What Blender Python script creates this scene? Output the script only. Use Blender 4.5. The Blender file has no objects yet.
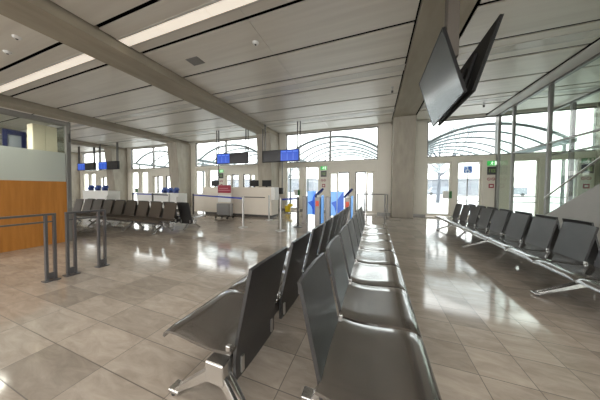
import bpy, bmesh, math, random
from mathutils import Vector, Matrix
random.seed(7)
PI = math.pi
scene = bpy.context.scene
COL = scene.collection

# ------------------------------------------------------------------ materials
def new_mat(name):
    m = bpy.data.materials.new(name); m.use_nodes = True
    nt = m.node_tree
    return m, nt, nt.nodes['Principled BSDF'], nt.nodes['Material Output']

def mat(name, col, rough=0.5, metal=0.0, noise=0.0, nscale=8.0, emit=None, estr=0.0, stretch=(1, 1, 1), spec=0.5, bump=0.0):
    m, nt, b, out = new_mat(name)
    b.inputs['Base Color'].default_value = (*col, 1)
    b.inputs['Roughness'].default_value = rough
    b.inputs['Metallic'].default_value = metal
    b.inputs['Specular IOR Level'].default_value = spec
    if noise > 0:
        tc = nt.nodes.new('ShaderNodeTexCoord'); mp = nt.nodes.new('ShaderNodeMapping')
        mp.inputs['Scale'].default_value = stretch
        n = nt.nodes.new('ShaderNodeTexNoise'); n.inputs['Scale'].default_value = nscale
        n.inputs['Detail'].default_value = 6
        r = nt.nodes.new('ShaderNodeValToRGB')
        r.color_ramp.elements[0].position = 0.3; r.color_ramp.elements[1].position = 0.7
        r.color_ramp.elements[0].color = (*[max(0, c * (1 - noise)) for c in col], 1)
        r.color_ramp.elements[1].color = (*[min(1, c * (1 + noise)) for c in col], 1)
        L = nt.links
        L.new(tc.outputs['Object'], mp.inputs['Vector']); L.new(mp.outputs['Vector'], n.inputs['Vector'])
        L.new(n.outputs['Fac'], r.inputs['Fac']); L.new(r.outputs['Color'], b.inputs['Base Color'])
        if bump > 0:
            bp = nt.nodes.new('ShaderNodeBump'); bp.inputs['Strength'].default_value = bump
            bp.inputs['Distance'].default_value = 0.01
            L.new(n.outputs['Fac'], bp.inputs['Height']); L.new(bp.outputs['Normal'], b.inputs['Normal'])
    if emit:
        b.inputs['Emission Color'].default_value = (*emit, 1)
        b.inputs['Emission Strength'].default_value = estr
    return m

def glass_mat(name, tint=(0.93, 0.97, 0.95), ior=1.45, rough=0.0, haze=0.0, haze_col=(0.8, 0.85, 0.82), refl=1.0):
    m, nt, b, out = new_mat(name)
    nt.nodes.remove(b)
    L = nt.links
    tr = nt.nodes.new('ShaderNodeBsdfTransparent'); tr.inputs['Color'].default_value = (*tint, 1)
    gl = nt.nodes.new('ShaderNodeBsdfGlossy'); gl.inputs['Roughness'].default_value = rough
    gl.inputs['Color'].default_value = (refl, refl, refl, 1)
    fr = nt.nodes.new('ShaderNodeFresnel'); fr.inputs['IOR'].default_value = ior
    mx = nt.nodes.new('ShaderNodeMixShader')
    ge = nt.nodes.new('ShaderNodeNewGeometry'); sb = nt.nodes.new('ShaderNodeMath'); sb.operation = 'SUBTRACT'; sb.inputs[0].default_value = 1.0
    ml = nt.nodes.new('ShaderNodeMath'); ml.operation = 'MULTIPLY'
    L.new(ge.outputs['Backfacing'], sb.inputs[1]); L.new(fr.outputs['Fac'], ml.inputs[0]); L.new(sb.outputs[0], ml.inputs[1])
    L.new(ml.outputs[0], mx.inputs['Fac'])
    src = tr.outputs['BSDF']
    if haze > 0:
        tl = nt.nodes.new('ShaderNodeBsdfTranslucent'); tl.inputs['Color'].default_value = (*haze_col, 1)
        df = nt.nodes.new('ShaderNodeBsdfDiffuse'); df.inputs['Color'].default_value = (*haze_col, 1)
        m1 = nt.nodes.new('ShaderNodeMixShader'); m1.inputs['Fac'].default_value = 0.5
        L.new(tl.outputs['BSDF'], m1.inputs[1]); L.new(df.outputs['BSDF'], m1.inputs[2])
        m2 = nt.nodes.new('ShaderNodeMixShader'); m2.inputs['Fac'].default_value = haze
        L.new(src, m2.inputs[1]); L.new(m1.outputs['Shader'], m2.inputs[2])
        src = m2.outputs['Shader']
    L.new(src, mx.inputs[1]); L.new(gl.outputs['BSDF'], mx.inputs[2])
    L.new(mx.outputs['Shader'], out.inputs['Surface'])
    return m

def floor_mat():
    m, nt, b, out = new_mat('polished_stone_tiles')
    L = nt.links; N = nt.nodes.new
    g = N('ShaderNodeNewGeometry'); s = N('ShaderNodeSeparateXYZ'); L.new(g.outputs['Position'], s.inputs[0])
    def math_(op, a, bb=None, c=None):
        n = N('ShaderNodeMath'); n.operation = op
        for i, v in enumerate((a, bb, c)):
            if v is None: continue
            if isinstance(v, (int, float)): n.inputs[i].default_value = v
            else: L.new(v, n.inputs[i])
        return n.outputs[0]
    right = math_('GREATER_THAN', s.outputs['X'], -0.42)
    wx = math_('MULTIPLY_ADD', right, -0.31, 0.62)           # tile length in X: .62 on the left, .31 on the right
    wy = math_('MULTIPLY_ADD', right, 0.0, 0.29)
    ux = math_('DIVIDE', math_('ADD', s.outputs['X'], 29.0 * 0.62 - 0.69 + 0.62 - 0.0), wx)
    uy = math_('DIVIDE', math_('ADD', s.outputs['Y'], 100 * 0.29 - 1.71 + 0.29 * 10), wy)
    fx = math_('FRACT', ux); fy = math_('FRACT', uy)
    ix = math_('FLOOR', ux); iy = math_('FLOOR', uy)
    ex = math_('MULTIPLY', math_('MINIMUM', fx, math_('SUBTRACT', 1.0, fx)), wx)
    ey = math_('MULTIPLY', math_('MINIMUM', fy, math_('SUBTRACT', 1.0, fy)), wy)
    joint = math_('LESS_THAN', math_('MINIMUM', ex, ey), 0.0026)
    cv = N('ShaderNodeCombineXYZ'); L.new(ix, cv.inputs[0]); L.new(iy, cv.inputs[1])
    wn = N('ShaderNodeTexWhiteNoise'); wn.noise_dimensions = '2D'; L.new(cv.outputs[0], wn.inputs['Vector'])
    # veins: stretched noise, shifted per tile
    vm = N('ShaderNodeVectorMath'); vm.operation = 'MULTIPLY_ADD'
    L.new(wn.outputs['Color'], vm.inputs[0]); vm.inputs[1].default_value = (9, 9, 9); L.new(g.outputs['Position'], vm.inputs[2])
    mp = N('ShaderNodeMapping'); mp.inputs['Scale'].default_value = (1.6, 5.0, 1); mp.inputs['Rotation'].default_value = (0, 0, 0.5)
    L.new(vm.outputs[0], mp.inputs['Vector'])
    n1 = N('ShaderNodeTexNoise'); n1.inputs['Scale'].default_value = 2.2; n1.inputs['Detail'].default_value = 10; n1.inputs['Roughness'].default_value = 0.65; n1.inputs['Distortion'].default_value = 0.8
    L.new(mp.outputs[0], n1.inputs['Vector'])
    r = N('ShaderNodeValToRGB'); e = r.color_ramp.elements
    e[0].position = 0.28; e[0].color = (0.34, 0.292, 0.245, 1); e[1].position = 0.72; e[1].color = (0.52, 0.46, 0.395, 1)
    L.new(n1.outputs['Fac'], r.inputs['Fac'])
    tone = math_('MULTIPLY_ADD', math_('POWER', wn.outputs['Value'], 0.5), 0.30, 0.70)
    mxt = N('ShaderNodeMix'); mxt.data_type = 'RGBA'; mxt.blend_type = 'MULTIPLY'; mxt.inputs['Factor'].default_value = 1
    cb = N('ShaderNodeCombineColor'); L.new(tone, cb.inputs[0]); L.new(tone, cb.inputs[1]); L.new(tone, cb.inputs[2])
    L.new(r.outputs['Color'], mxt.inputs['A']); L.new(cb.outputs[0], mxt.inputs['B'])
    mj = N('ShaderNodeMix'); mj.data_type = 'RGBA'; L.new(joint, mj.inputs['Factor'])
    L.new(mxt.outputs['Result'], mj.inputs['A']); mj.inputs['B'].default_value = (0.09, 0.075, 0.06, 1)
    L.new(mj.outputs['Result'], b.inputs['Base Color'])
    n2 = N('ShaderNodeTexNoise'); n2.inputs['Scale'].default_value = 3.0; L.new(g.outputs['Position'], n2.inputs['Vector'])
    rr = math_('MULTIPLY_ADD', n2.outputs['Fac'], 0.06, 0.065)
    L.new(math_('ADD', rr, math_('MULTIPLY', joint, 0.4)), b.inputs['Roughness'])
    b.inputs['Specular IOR Level'].default_value = 0.9
    return m

def wood_mat():
    m, nt, b, out = new_mat('amber_wood_veneer')
    L = nt.links; N = nt.nodes.new
    g = N('ShaderNodeNewGeometry'); mp = N('ShaderNodeMapping'); mp.inputs['Scale'].default_value = (6, 6, 0.5)
    L.new(g.outputs['Position'], mp.inputs['Vector'])
    n = N('ShaderNodeTexNoise'); n.inputs['Scale'].default_value = 3; n.inputs['Detail'].default_value = 7
    L.new(mp.outputs[0], n.inputs['Vector'])
    r = N('ShaderNodeValToRGB'); e = r.color_ramp.elements
    e[0].position = 0.3; e[0].color = (0.32, 0.125, 0.018, 1); e[1].position = 0.75; e[1].color = (0.45, 0.19, 0.035, 1)
    L.new(n.outputs['Fac'], r.inputs['Fac']); L.new(r.outputs['Color'], b.inputs['Base Color'])
    b.inputs['Roughness'].default_value = 0.45
    return m

def frosted_mat():
    return glass_mat('frosted_glass', (0.55, 0.6, 0.58), 1.3, 0.15, 0.75, (0.62, 0.66, 0.63))

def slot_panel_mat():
    # ceiling metal panel, faint long reflections painted into its colour as stretched noise
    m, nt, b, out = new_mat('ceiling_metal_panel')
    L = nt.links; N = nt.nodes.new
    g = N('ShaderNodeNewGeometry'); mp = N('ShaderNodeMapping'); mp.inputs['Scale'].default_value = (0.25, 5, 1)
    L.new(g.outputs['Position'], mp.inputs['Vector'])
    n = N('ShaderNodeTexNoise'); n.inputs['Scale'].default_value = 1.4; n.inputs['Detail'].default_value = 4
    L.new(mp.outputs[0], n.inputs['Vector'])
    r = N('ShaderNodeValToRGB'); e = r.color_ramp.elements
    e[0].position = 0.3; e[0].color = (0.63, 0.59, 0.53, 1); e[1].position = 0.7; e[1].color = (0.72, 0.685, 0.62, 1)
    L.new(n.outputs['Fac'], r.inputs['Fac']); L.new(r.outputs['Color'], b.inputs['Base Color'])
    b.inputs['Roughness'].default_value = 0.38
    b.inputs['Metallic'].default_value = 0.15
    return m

M = dict(
    floor=floor_mat(), wood=wood_mat(), frost=frosted_mat(), ceil=slot_panel_mat(),
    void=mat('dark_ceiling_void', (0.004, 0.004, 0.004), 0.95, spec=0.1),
    concrete=mat('board_marked_concrete', (0.38, 0.345, 0.285), 0.75, 0, 0.13, 1.6, stretch=(3, 3, 0.9), bump=0.1),
    concrete_beam=mat('beam_concrete', (0.33, 0.29, 0.225), 0.75, 0, 0.12, 1.5, stretch=(3, 0.7, 3), bump=0.1),
    grey_concrete=mat('smooth_grey_concrete', (0.46, 0.45, 0.43), 0.7, 0, 0.06, 2.5),
    beige=mat('beige_wall_panel', (0.70, 0.665, 0.58), 0.5, 0, 0.03, 2),
    beige_frame=mat('beige_metal_frame', (0.64, 0.61, 0.53), 0.4, 0.1),
    soffit=mat('pale_soffit_paint', (0.62, 0.60, 0.56), 0.5),
    alu=mat('aluminium_frame', (0.22, 0.215, 0.205), 0.4, 0.6),
    alu_dark=mat('dark_aluminium_frame', (0.12, 0.115, 0.11), 0.4, 0.5),
    steel=mat('brushed_steel', (0.55, 0.54, 0.52), 0.3, 0.9, 0.06, 30, stretch=(1, 1, 0.1)),
    chrome=mat('cast_aluminium_leg', (0.62, 0.61, 0.59), 0.25, 0.95),
    black=mat('black_seat_shell', (0.025, 0.0245, 0.025), 0.38, 0, 0.2, 9, spec=0.75),
    seat_sheen=mat('black_seat_sheen', (0.06, 0.052, 0.045), 0.2, 0, 0.25, 7, spec=1.0, bump=0.08),  # black like the backs, base lifted to brown-grey for reflected sheen
    brown=mat('dark_brown_seat_shell', (0.055, 0.041, 0.031), 0.45, 0),
    blackm=mat('matte_black', (0.012, 0.012, 0.013), 0.5),
    bezel=mat('screen_bezel_plastic', (0.008, 0.008, 0.009), 0.45, spec=0.3),
    screen=mat('switched_off_screen', (0.012, 0.014, 0.017), 0.2, 0, spec=0.9),
    tvback=mat('screen_back_plastic', (0.008, 0.008, 0.008), 0.6, spec=0.25),
    barrier=mat('grey_barrier_paint', (0.105, 0.105, 0.11), 0.38, 0.35),
    cream=mat('cream_laminate', (0.78, 0.70, 0.54), 0.5),
    counter=mat('counter_laminate', (0.76, 0.70, 0.61), 0.4, 0, 0.02, 3),
    white=mat('white_laminate', (0.80, 0.80, 0.78), 0.4),
    kick=mat('dark_kick_plate', (0.07, 0.065, 0.06), 0.5),
    belt=mat('blue_webbing', (0.02, 0.05, 0.42), 0.6),
    belt_dark=mat('navy_webbing', (0.025, 0.03, 0.07), 0.6),
    post=mat('post_satin_metal', (0.46, 0.45, 0.43), 0.35, 0.8),
    post_dark=mat('dark_post_metal', (0.10, 0.095, 0.09), 0.4, 0.5),
    housing=mat('gate_housing_grey', (0.25, 0.235, 0.22), 0.4, 0.5),
    bluelight=mat('light_blue_panel', (0.20, 0.45, 0.88), 0.2, 0, emit=(0.16, 0.42, 0.9), estr=0.3),
    blue=mat('blue_panel_print', (0.02, 0.12, 0.60), 0.25, 0, emit=(0.03, 0.15, 0.75), estr=0.2),
    scan=mat('scanner_blue_plastic', (0.03, 0.075, 0.30), 0.35),
    darkblue=mat('dark_blue_frame', (0.008, 0.012, 0.05), 0.4),
    navy=mat('navy_scanner_plastic', (0.012, 0.028, 0.16), 0.35),
    red=mat('red_sign_print', (0.30, 0.025, 0.05), 0.45),
    redlamp=mat('red_indicator', (0.55, 0.06, 0.03), 0.4, emit=(0.6, 0.08, 0.03), estr=0.2),
    greybox=mat('sizer_grey_sheet', (0.30, 0.30, 0.30), 0.45, 0.3),
    green=mat('exit_sign_green', (0.02, 0.42, 0.07), 0.3, emit=(0.04, 0.6, 0.1), estr=0.3),
    exitwhite=mat('exit_sign_white', (0.9, 0.95, 0.9), 0.4, emit=(0.8, 1.0, 0.8), estr=0.5),
    signblack=mat('sign_black_face', (0.02, 0.02, 0.022), 0.3),
    amber=mat('amber_display_segments', (0.5, 0.35, 0.08), 0.5, emit=(0.9, 0.6, 0.12), estr=0.45),
    greenseg=mat('green_display_segments', (0.2, 0.35, 0.1), 0.5, emit=(0.3, 0.4, 0.1), estr=0.15),
    disp_blue=mat('blue_lit_screen', (0.01, 0.03, 0.2), 0.25, 0, emit=(0.02, 0.07, 0.40), estr=0.8),
    disp_line=mat('screen_pale_blue', (0.05, 0.1, 0.4), 0.25, 0, emit=(0.06, 0.14, 0.5), estr=0.8),
    disp_black=mat('dark_lit_screen', (0.02, 0.02, 0.024), 0.25),
    yellow=mat('yellow_plastic', (0.85, 0.62, 0.02), 0.45),
    greenb=mat('green_plastic', (0.05, 0.2, 0.06), 0.5),
    signblue=mat('blue_sign_face', (0.02, 0.09, 0.32), 0.5),
    lampd=mat('lit_diffuser', (0.9, 0.87, 0.8), 0.5, emit=(1.0, 0.88, 0.74), estr=0.38),
    lampoff=mat('unlit_diffuser', (0.66, 0.64, 0.59), 0.25),
    lamphousing=mat('lamp_housing', (0.55, 0.53, 0.5), 0.4, 0.3),
    vent=mat('vent_grey', (0.23, 0.225, 0.215), 0.6),
    glass=glass_mat('clear_window_glass', (0.96, 0.98, 0.97)),
    pglass=glass_mat('greenish_partition_glass', (0.90, 0.94, 0.91), 1.5),
    kglass=glass_mat('booth_clear_glass', (0.86, 0.89, 0.87), 1.5),
    tglass=glass_mat('canopy_glass', (0.9, 0.93, 0.94), 1.3, 0.2, 0.22, (0.85, 0.88, 0.88)),
    ground=mat('pale_apron_concrete', (0.48, 0.48, 0.48), 0.8, 0, 0.05, 0.5),
    canopy=mat('canopy_steel_paint', (0.13, 0.15, 0.155), 0.5, 0.2),
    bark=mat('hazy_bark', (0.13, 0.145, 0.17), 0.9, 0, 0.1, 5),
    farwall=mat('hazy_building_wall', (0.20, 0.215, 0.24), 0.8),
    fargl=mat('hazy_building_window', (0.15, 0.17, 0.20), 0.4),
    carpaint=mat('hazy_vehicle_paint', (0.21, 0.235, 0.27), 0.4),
    rubber=mat('dark_rubber', (0.03, 0.03, 0.03), 0.7),
)

sb_ = M['seat_sheen'].node_tree.nodes['Principled BSDF']; sb_.inputs['Coat Weight'].default_value = 1.0; sb_.inputs['Coat Roughness'].default_value = 0.12; sb_.inputs['Coat IOR'].default_value = 1.9
# ------------------------------------------------------------------ mesh helpers
class MB:
    def __init__(s): s.bm = bmesh.new()
    def _merge(s, b, mi=0):
        me = bpy.data.meshes.new('tmp')
        for f in b.faces: f.material_index = mi
        b.to_mesh(me); b.free(); s.bm.from_mesh(me); bpy.data.meshes.remove(me)
    def box(s, x0, x1, y0, y1, z0, z1, bev=0.0, mi=0, mtx=None):
        b = bmesh.new(); bmesh.ops.create_cube(b, size=1)
        for v in b.verts:
            v.co = Vector(((x0 + x1) / 2 + v.co.x * (x1 - x0), (y0 + y1) / 2 + v.co.y * (y1 - y0), (z0 + z1) / 2 + v.co.z * (z1 - z0)))
        if bev > 0:
            bmesh.ops.bevel(b, geom=list(b.edges), offset=bev, segments=2, affect='EDGES', profile=0.5)
        if mtx: b.transform(mtx)
        s._merge(b, mi); return s
    def prism(s, poly, axis, a0, a1, bev=0.0, mi=0):
        # poly: list of 2-D points in the plane across `axis`
        b = bmesh.new()
        def P(p, a):
            return {'x': (a, p[0], p[1]), 'y': (p[0], a, p[1]), 'z': (p[0], p[1], a)}[axis]
        A = [b.verts.new(P(p, a0)) for p in poly]; B = [b.verts.new(P(p, a1)) for p in poly]
        n = len(poly); b.faces.new(A); b.faces.new(list(reversed(B)))
        for i in range(n): b.faces.new((A[i], B[i], B[(i + 1) % n], A[(i + 1) % n]))
        bmesh.ops.recalc_face_normals(b, faces=b.faces)
        if bev > 0: bmesh.ops.bevel(b, geom=list(b.edges), offset=bev, segments=2, affect='EDGES', profile=0.5)
        s._merge(b, mi); return s
    def tube(s, pts, r, seg=10, mi=0, r2=None):
        b = bmesh.new(); pts = [Vector(p) for p in pts]; rings = []
        n = len(pts)
        for i, p in enumerate(pts):
            t = (pts[min(i + 1, n - 1)] - pts[max(i - 1, 0)]).normalized()
            up = Vector((0, 0, 1)) if abs(t.z) < 0.95 else Vector((1, 0, 0))
            u = t.cross(up).normalized(); w = u.cross(t).normalized()
            rr = r if r2 is None else r + (r2 - r) * i / (n - 1)
            rings.append([b.verts.new(p + (u * math.cos(k * 2 * PI / seg) + w * math.sin(k * 2 * PI / seg)) * rr) for k in range(seg)])
        for i in range(n - 1):
            for k in range(seg):
                b.faces.new((rings[i][k], rings[i][(k + 1) % seg], rings[i + 1][(k + 1) % seg], rings[i + 1][k]))
        b.faces.new(list(reversed(rings[0]))); b.faces.new(rings[-1])
        bmesh.ops.recalc_face_normals(b, faces=b.faces)
        s._merge(b, mi); return s
    def bar(s, a, c, w, h, w2=None, h2=None, side=None, bev=0.0, mi=0):
        # tapered rectangular bar from a to c; w across `side`
        a, c = Vector(a), Vector(c); t = (c - a).normalized()
        side = Vector(side) if side else t.cross(Vector((0, 0, 1)))
        side = (side - t * side.dot(t)).normalized(); o = t.cross(side).normalized()
        w2 = w if w2 is None else w2; h2 = h if h2 is None else h2
        b = bmesh.new(); R = []
        for p, ww, hh in ((a, w, h), (c, w2, h2)):
            R.append([b.verts.new(p + side * sx * ww / 2 + o * sy * hh / 2) for sx, sy in ((-1, -1), (1, -1), (1, 1), (-1, 1))])
        b.faces.new(R[0]); b.faces.new(list(reversed(R[1])))
        for i in range(4): b.faces.new((R[0][i], R[1][i], R[1][(i + 1) % 4], R[0][(i + 1) % 4]))
        bmesh.ops.recalc_face_normals(b, faces=b.faces)
        if bev > 0: bmesh.ops.bevel(b, geom=list(b.edges), offset=bev, segments=2, affect='EDGES', profile=0.5)
        s._merge(b, mi); return s
    def lathe(s, prof, cx=0, cy=0, seg=20, mi=0):
        b = bmesh.new(); rings = []
        for r, z in prof:
            rings.append([b.verts.new((cx + r * math.cos(k * 2 * PI / seg), cy + r * math.sin(k * 2 * PI / seg), z)) for k in range(seg)])
        for i in range(len(rings) - 1):
            for k in range(seg): b.faces.new((rings[i][k], rings[i][(k + 1) % seg], rings[i + 1][(k + 1) % seg], rings[i + 1][k]))
        b.faces.new(list(reversed(rings[0]))); b.faces.new(rings[-1])
        bmesh.ops.recalc_face_normals(b, faces=b.faces)
        s._merge(b, mi); return s
    def shell(s, top, nrm_off, mi=0):
        # top: grid [i][j] of points; thickness vector per point from nrm_off(i,j)
        b = bmesh.new(); ni, nj = len(top), len(top[0])
        A = [[b.verts.new(top[i][j]) for j in range(nj)] for i in range(ni)]
        B = [[b.verts.new(Vector(top[i][j]) + Vector(nrm_off(i, j))) for j in range(nj)] for i in range(ni)]
        for i in range(ni - 1):
            for j in range(nj - 1):
                b.faces.new((A[i][j], A[i + 1][j], A[i + 1][j + 1], A[i][j + 1]))
                b.faces.new((B[i][j], B[i][j + 1], B[i + 1][j + 1], B[i + 1][j]))
        for i in range(ni - 1):
            b.faces.new((A[i][0], B[i][0], B[i + 1][0], A[i + 1][0])); b.faces.new((A[i][-1], A[i + 1][-1], B[i + 1][-1], B[i][-1]))
        for j in range(nj - 1):
            b.faces.new((A[0][j], A[0][j + 1], B[0][j + 1], B[0][j])); b.faces.new((A[-1][j], B[-1][j], B[-1][j + 1], A[-1][j + 1]))
        bmesh.ops.recalc_face_normals(b, faces=b.faces)
        s._merge(b, mi); return s
    def build(s, name, mats, parent=None, smooth=False):
        me = bpy.data.meshes.new(name)
        s.bm.to_mesh(me); s.bm.free()
        for m in (mats if isinstance(mats, (list, tuple)) else [mats]): me.materials.append(m)
        o = bpy.data.objects.new(name, me); COL.objects.link(o)
        if smooth:
            for p in me.polygons: p.use_smooth = True
            try: me.set_sharp_from_angle(angle=math.radians(38))
            except Exception: pass
        if parent: o.parent = parent
        return o

def tag(o, label=None, cat=None, group=None, kind=None):
    if label: o['label'] = label
    if cat: o['category'] = cat
    if group: o['group'] = group
    if kind: o['kind'] = kind
    return o
def thing(name, label, cat, loc=(0, 0, 0), rz=0, group=None):
    o = bpy.data.objects.new(name, None); COL.objects.link(o); o.empty_display_size = 0.1
    o.location = loc; o.rotation_euler = (0, 0, rz)
    return tag(o, label, cat, group)
def struct(o): o['kind'] = 'structure'; return o
def copy_tree(o, parent=None):
    c = o.copy(); COL.objects.link(c)
    if parent: c.parent = parent
    for ch in list(o.children): copy_tree(ch, c)
    return c

W = 11.2            # inner face of the far glazed wall
ZC = 4.55           # ceiling panels
BAY = 7.1
CC = [1.18 - BAY * i for i in range(-1, 5)]      # fin column centre lines, right to left
HX = 0.44

# ------------------------------------------------------------------ floor, ceiling, beams
struct(MB().box(-30, 13, -9, W + .02, -0.2, 0).build('floor', M['floor']))
joints = [-6.88, -6.03, -4.87, -3.75, -2.85, -1.75, -.6, .25, 1.41, 2.57, 3.43, 4.59, 5.75, 6.6, 7.76, 8.92, 9.77, 11.0]
spans = []
for i in range(-1, 5):
    x1 = CC[0] + 5 if i == -1 else CC[i] - HX - .07
    x0 = CC[i + 1] + HX + .05
    spans.append((x0, x1))
c = MB()
for (x0, x1) in spans:
    n = 2; seg = (x1 - x0) / n
    for a, b_ in zip(joints[:-1], joints[1:]):
        for k in range(n):
            c.box(x0 + seg * k + .004, x0 + seg * (k + 1) - .004, a + .042, b_ - .042, ZC, ZC + .03)
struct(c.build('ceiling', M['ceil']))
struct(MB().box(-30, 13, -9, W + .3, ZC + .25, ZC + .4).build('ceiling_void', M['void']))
names_b = ['rightmost', 'centre', 'left', 'far_left', 'end']
for i, cx in enumerate(CC):
    if cx > 12: continue
    bx0, bx1 = {1: (.71, 1.58), 3: (-13.6, -12.75)}.get(i, (cx - HX, cx + HX)); bz = 4.49 if i == 1 else 4.35
    struct(MB().box(bx0, bx1, -9, W + .1, bz, 4.62, .008).build('beam', M['concrete_beam']))
    fin = MB().prism([(10.05, bz + .01), (W + .1, bz + .01), (W + .1, 0), (10.35, 0), (10.35, .6)], 'x', cx - HX, cx + HX, .01)
    struct(fin.build('column', M['concrete']))

# ceiling light strips in the narrow bands
def light_strip(x0, x1, y, lit, label):
    t = thing('ceiling_light', label, 'ceiling light', ((x0 + x1) / 2, y, ZC), 0, 'recessed ceiling light strips')
    h = (x1 - x0) / 2
    fr = MB().box(-h, h, -.14, -.105, -.012, .0).box(-h, h, .105, .14, -.012, .0)
    fr.build('lamp_housing', M['lamphousing'], t)
    d = MB()
    n = 5
    for k in range(n):
        a = -h + 2 * h * k / n
        d.box(a + .006, a + 2 * h / n - .006, -.105, .105, -.008, -.001)
    d.build('diffuser', M['lampd'] if lit else M['lampoff'], t)
bayname = {1: 'centre bay', 2: 'bay left of the first beam', 3: 'far left bay', 0: 'bay beside the glass partition'}
for i in range(0, 4):
    x0, x1 = CC[i + 1] + HX + .05, CC[i] - HX - .05
    if i > 0:
        light_strip(x0, x1, 3.05, True, 'long lit recessed ceiling light strip in the ' + bayname[i])
    light_strip(x0, x1, 6.17, False, 'unlit recessed ceiling light strip in the ' + bayname[i])
    light_strip(x0, x1, 9.35, False, 'unlit far ceiling light strip near the windows, ' + bayname[i])

# small ceiling fittings
def ceiling_fit(kind, x, y, label):
    if kind == 'det':
        t = thing('smoke_detector', label, 'smoke detector', (x, y, ZC))
        MB().lathe([(.07, 0), (.07, -.015), (.05, -.045), (.02, -.05)]).build('detector_base', M['white'], t, True)
        MB().lathe([(.022, -.048), (.018, -.062), (.006, -.066)]).build('sensor', M['signblack'], t, True)
    elif kind == 'spk':
        t = thing('sprinkler', label, 'sprinkler', (x, y, ZC))
        MB().lathe([(.05, .012), (.05, -.006), (.016, -.012), (.016, -.09), (.035, -.1), (.035, -.106)]).build('sprinkler_body', M['steel'], t, True)
        MB().box(-.03, .03, -.006, .006, -.18, -.1).build('deflector', M['alu_dark'], t)
    elif kind == 'vent':
        t = thing('air_vent', label, 'air vent', (x, y, ZC))
        v = MB()
        for k in range(7): v.box(-.17, .17, -.12 + k * .036, -.12 + k * .036 + .02, -.02, -.004)
        v.build('louvre', M['vent'], t)
        MB().box(-.19, .19, -.14, .14, -.006, 0).build('vent_frame', M['vent'], t)
ceiling_fit('det', -8.45, 2.28, 'white detector on ceiling farthest left, above the glazed booth')
ceiling_fit('det', -7.42, 2.13, 'small white detector on ceiling left of the first beam')
ceiling_fit('det', -2.58, 4.04, 'white detector with dark centre on ceiling of the centre bay')
ceiling_fit('vent', -4.42, 4.1, 'small grey square vent in ceiling of the centre bay')
ceiling_fit('spk', .46, 7.25, 'small hanging sprinkler left of the central concrete beam')
ceiling_fit('spk', 3.75, 9.6, 'small hanging sprinkler near the far right window')

# ------------------------------------------------------------------ far glazed wall
T = 0.22
def wall_boxes(mb, *bs):
    for (x0, x1, z0, z1) in bs: mb.box(x0, x1, W, W + T, z0, z1, .006)
wn = [0]; dn = [0]
def window(x0, x1, z0, z1, mullions=(), frame=.05, mt='alu', bars=()):
    wn[0] += 1
    w = thing('window_%d' % wn[0], None, None, (0, 0, 0)); struct(w)
    f = MB()
    for a, b_, c0, c1 in ((x0, x0 + frame, z0, z1), (x1 - frame, x1, z0, z1), (x0 + frame, x1 - frame, z0, z0 + frame), (x0 + frame, x1 - frame, z1 - frame, z1)):
        f.box(a, b_, W + .04, W + .14, c0, c1)
    for m in mullions: f.box(m - .05, m + .05, W + .02, W + .15, z0 + frame, z1 - frame)
    for z in bars: f.box(x0 + frame, x1 - frame, W + .05, W + .1, z - .02, z + .02)
    f.build('window_frame', M[mt], w)
    edges = [x0 + frame] + list(mullions) + [x1 - frame]
    for a, b_ in zip(edges[:-1], edges[1:]):
        MB().box(a, b_, W + .085, W + .095, z0 + frame, z1 - frame).build('pane', M['glass'], w)
    return w
def door(x0, x1, z1, stile=.07, handle=None, bars=(), mt='beige_frame', y=0.06):
    dn[0] += 1
    d = thing('door_%d' % dn[0], None, None, (0, 0, 0)); struct(d)
    f = MB(); yy = W + y
    for a, b_, c0, c1 in ((x0, x0 + stile, .01, z1), (x1 - stile, x1, .01, z1), (x0 + stile, x1 - stile, .01, .14), (x0 + stile, x1 - stile, z1 - stile, z1)):
        f.box(a, b_, yy, yy + .06, c0, c1)
    f.build('door_frame', M[mt], d)
    MB().box(x0 + stile, x1 - stile, yy + .025, yy + .035, .14, z1 - stile).build('pane', M['glass'], d)
    if bars:
        b_ = MB()
        for z in bars: b_.box(x0 + stile, x1 - stile, yy - .03, yy + .0, z - .016, z + .016)
        b_.build('push_bar', M['alu'], d)
    if handle:
        MB().tube([(handle, yy - .05, .9), (handle, yy - .05, 1.35)], .016).box(handle - .01, handle + .01, yy - .05, yy, .93, .95).box(handle - .01, handle + .01, yy - .05, yy, 1.3, 1.32).build('door_handle', M['alu_dark'], d)
    return d
wall = MB()
wall_boxes(wall, (-30, 13, 4.5, 4.75))
def bay_wall(dx):
    a, b_ = -5.55 + dx, .8 + dx
    wall_boxes(wall, (a, -5.05 + dx, 0, 4.5), (.1 + dx, b_, 0, 4.5), (-5.05 + dx, .1 + dx, 2.58, 2.8),
               (-4.15 + dx, -3.85 + dx, 0, 2.58), (-2.98 + dx, -2.4 + dx, 0, 2.58), (-2.4 + dx, .1 + dx, 2.2, 2.58), (-1.32 + dx, -1.0 + dx, 0, 2.2), (-.06 + dx, .1 + dx, 0, 2.2))
    window(-5.05 + dx, .1 + dx, 2.8, 4.5, (-2.38 + dx,))
    door(-5.05 + dx, -4.15 + dx, 2.58)
    door(-3.85 + dx, -2.98 + dx, 2.58)
    door(-2.4 + dx, -1.92 + dx, 2.2, .09)
    door(-1.9 + dx, -1.32 + dx, 2.2, .05, mt='alu_dark')
    door(-1.0 + dx, -.48 + dx, 2.2, .05, mt='alu_dark')
    door(-.46 + dx, -.06 + dx, 2.2, .09)
for i in range(0, 4): bay_wall(-BAY * i)
wall_boxes(wall, (1.55, 2.27, 0, 4.5), (2.27, 7.9, 2.58, 2.8), (3.27, 3.47, 0, 2.58), (4.40, 5.36, 0, 2.58), (6.28, 6.56, 0, 2.58), (7.4, 8.0, 0, 2.58), (7.88, 9.0, 0, 4.5), (9.0, 13, 0, 4.5))
window(2.27, 7.88, 2.8, 4.5, (4.9,))
door(2.27, 3.27, 2.58)
door(3.47, 4.40, 2.58, bars=(1.02, .78))
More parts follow.
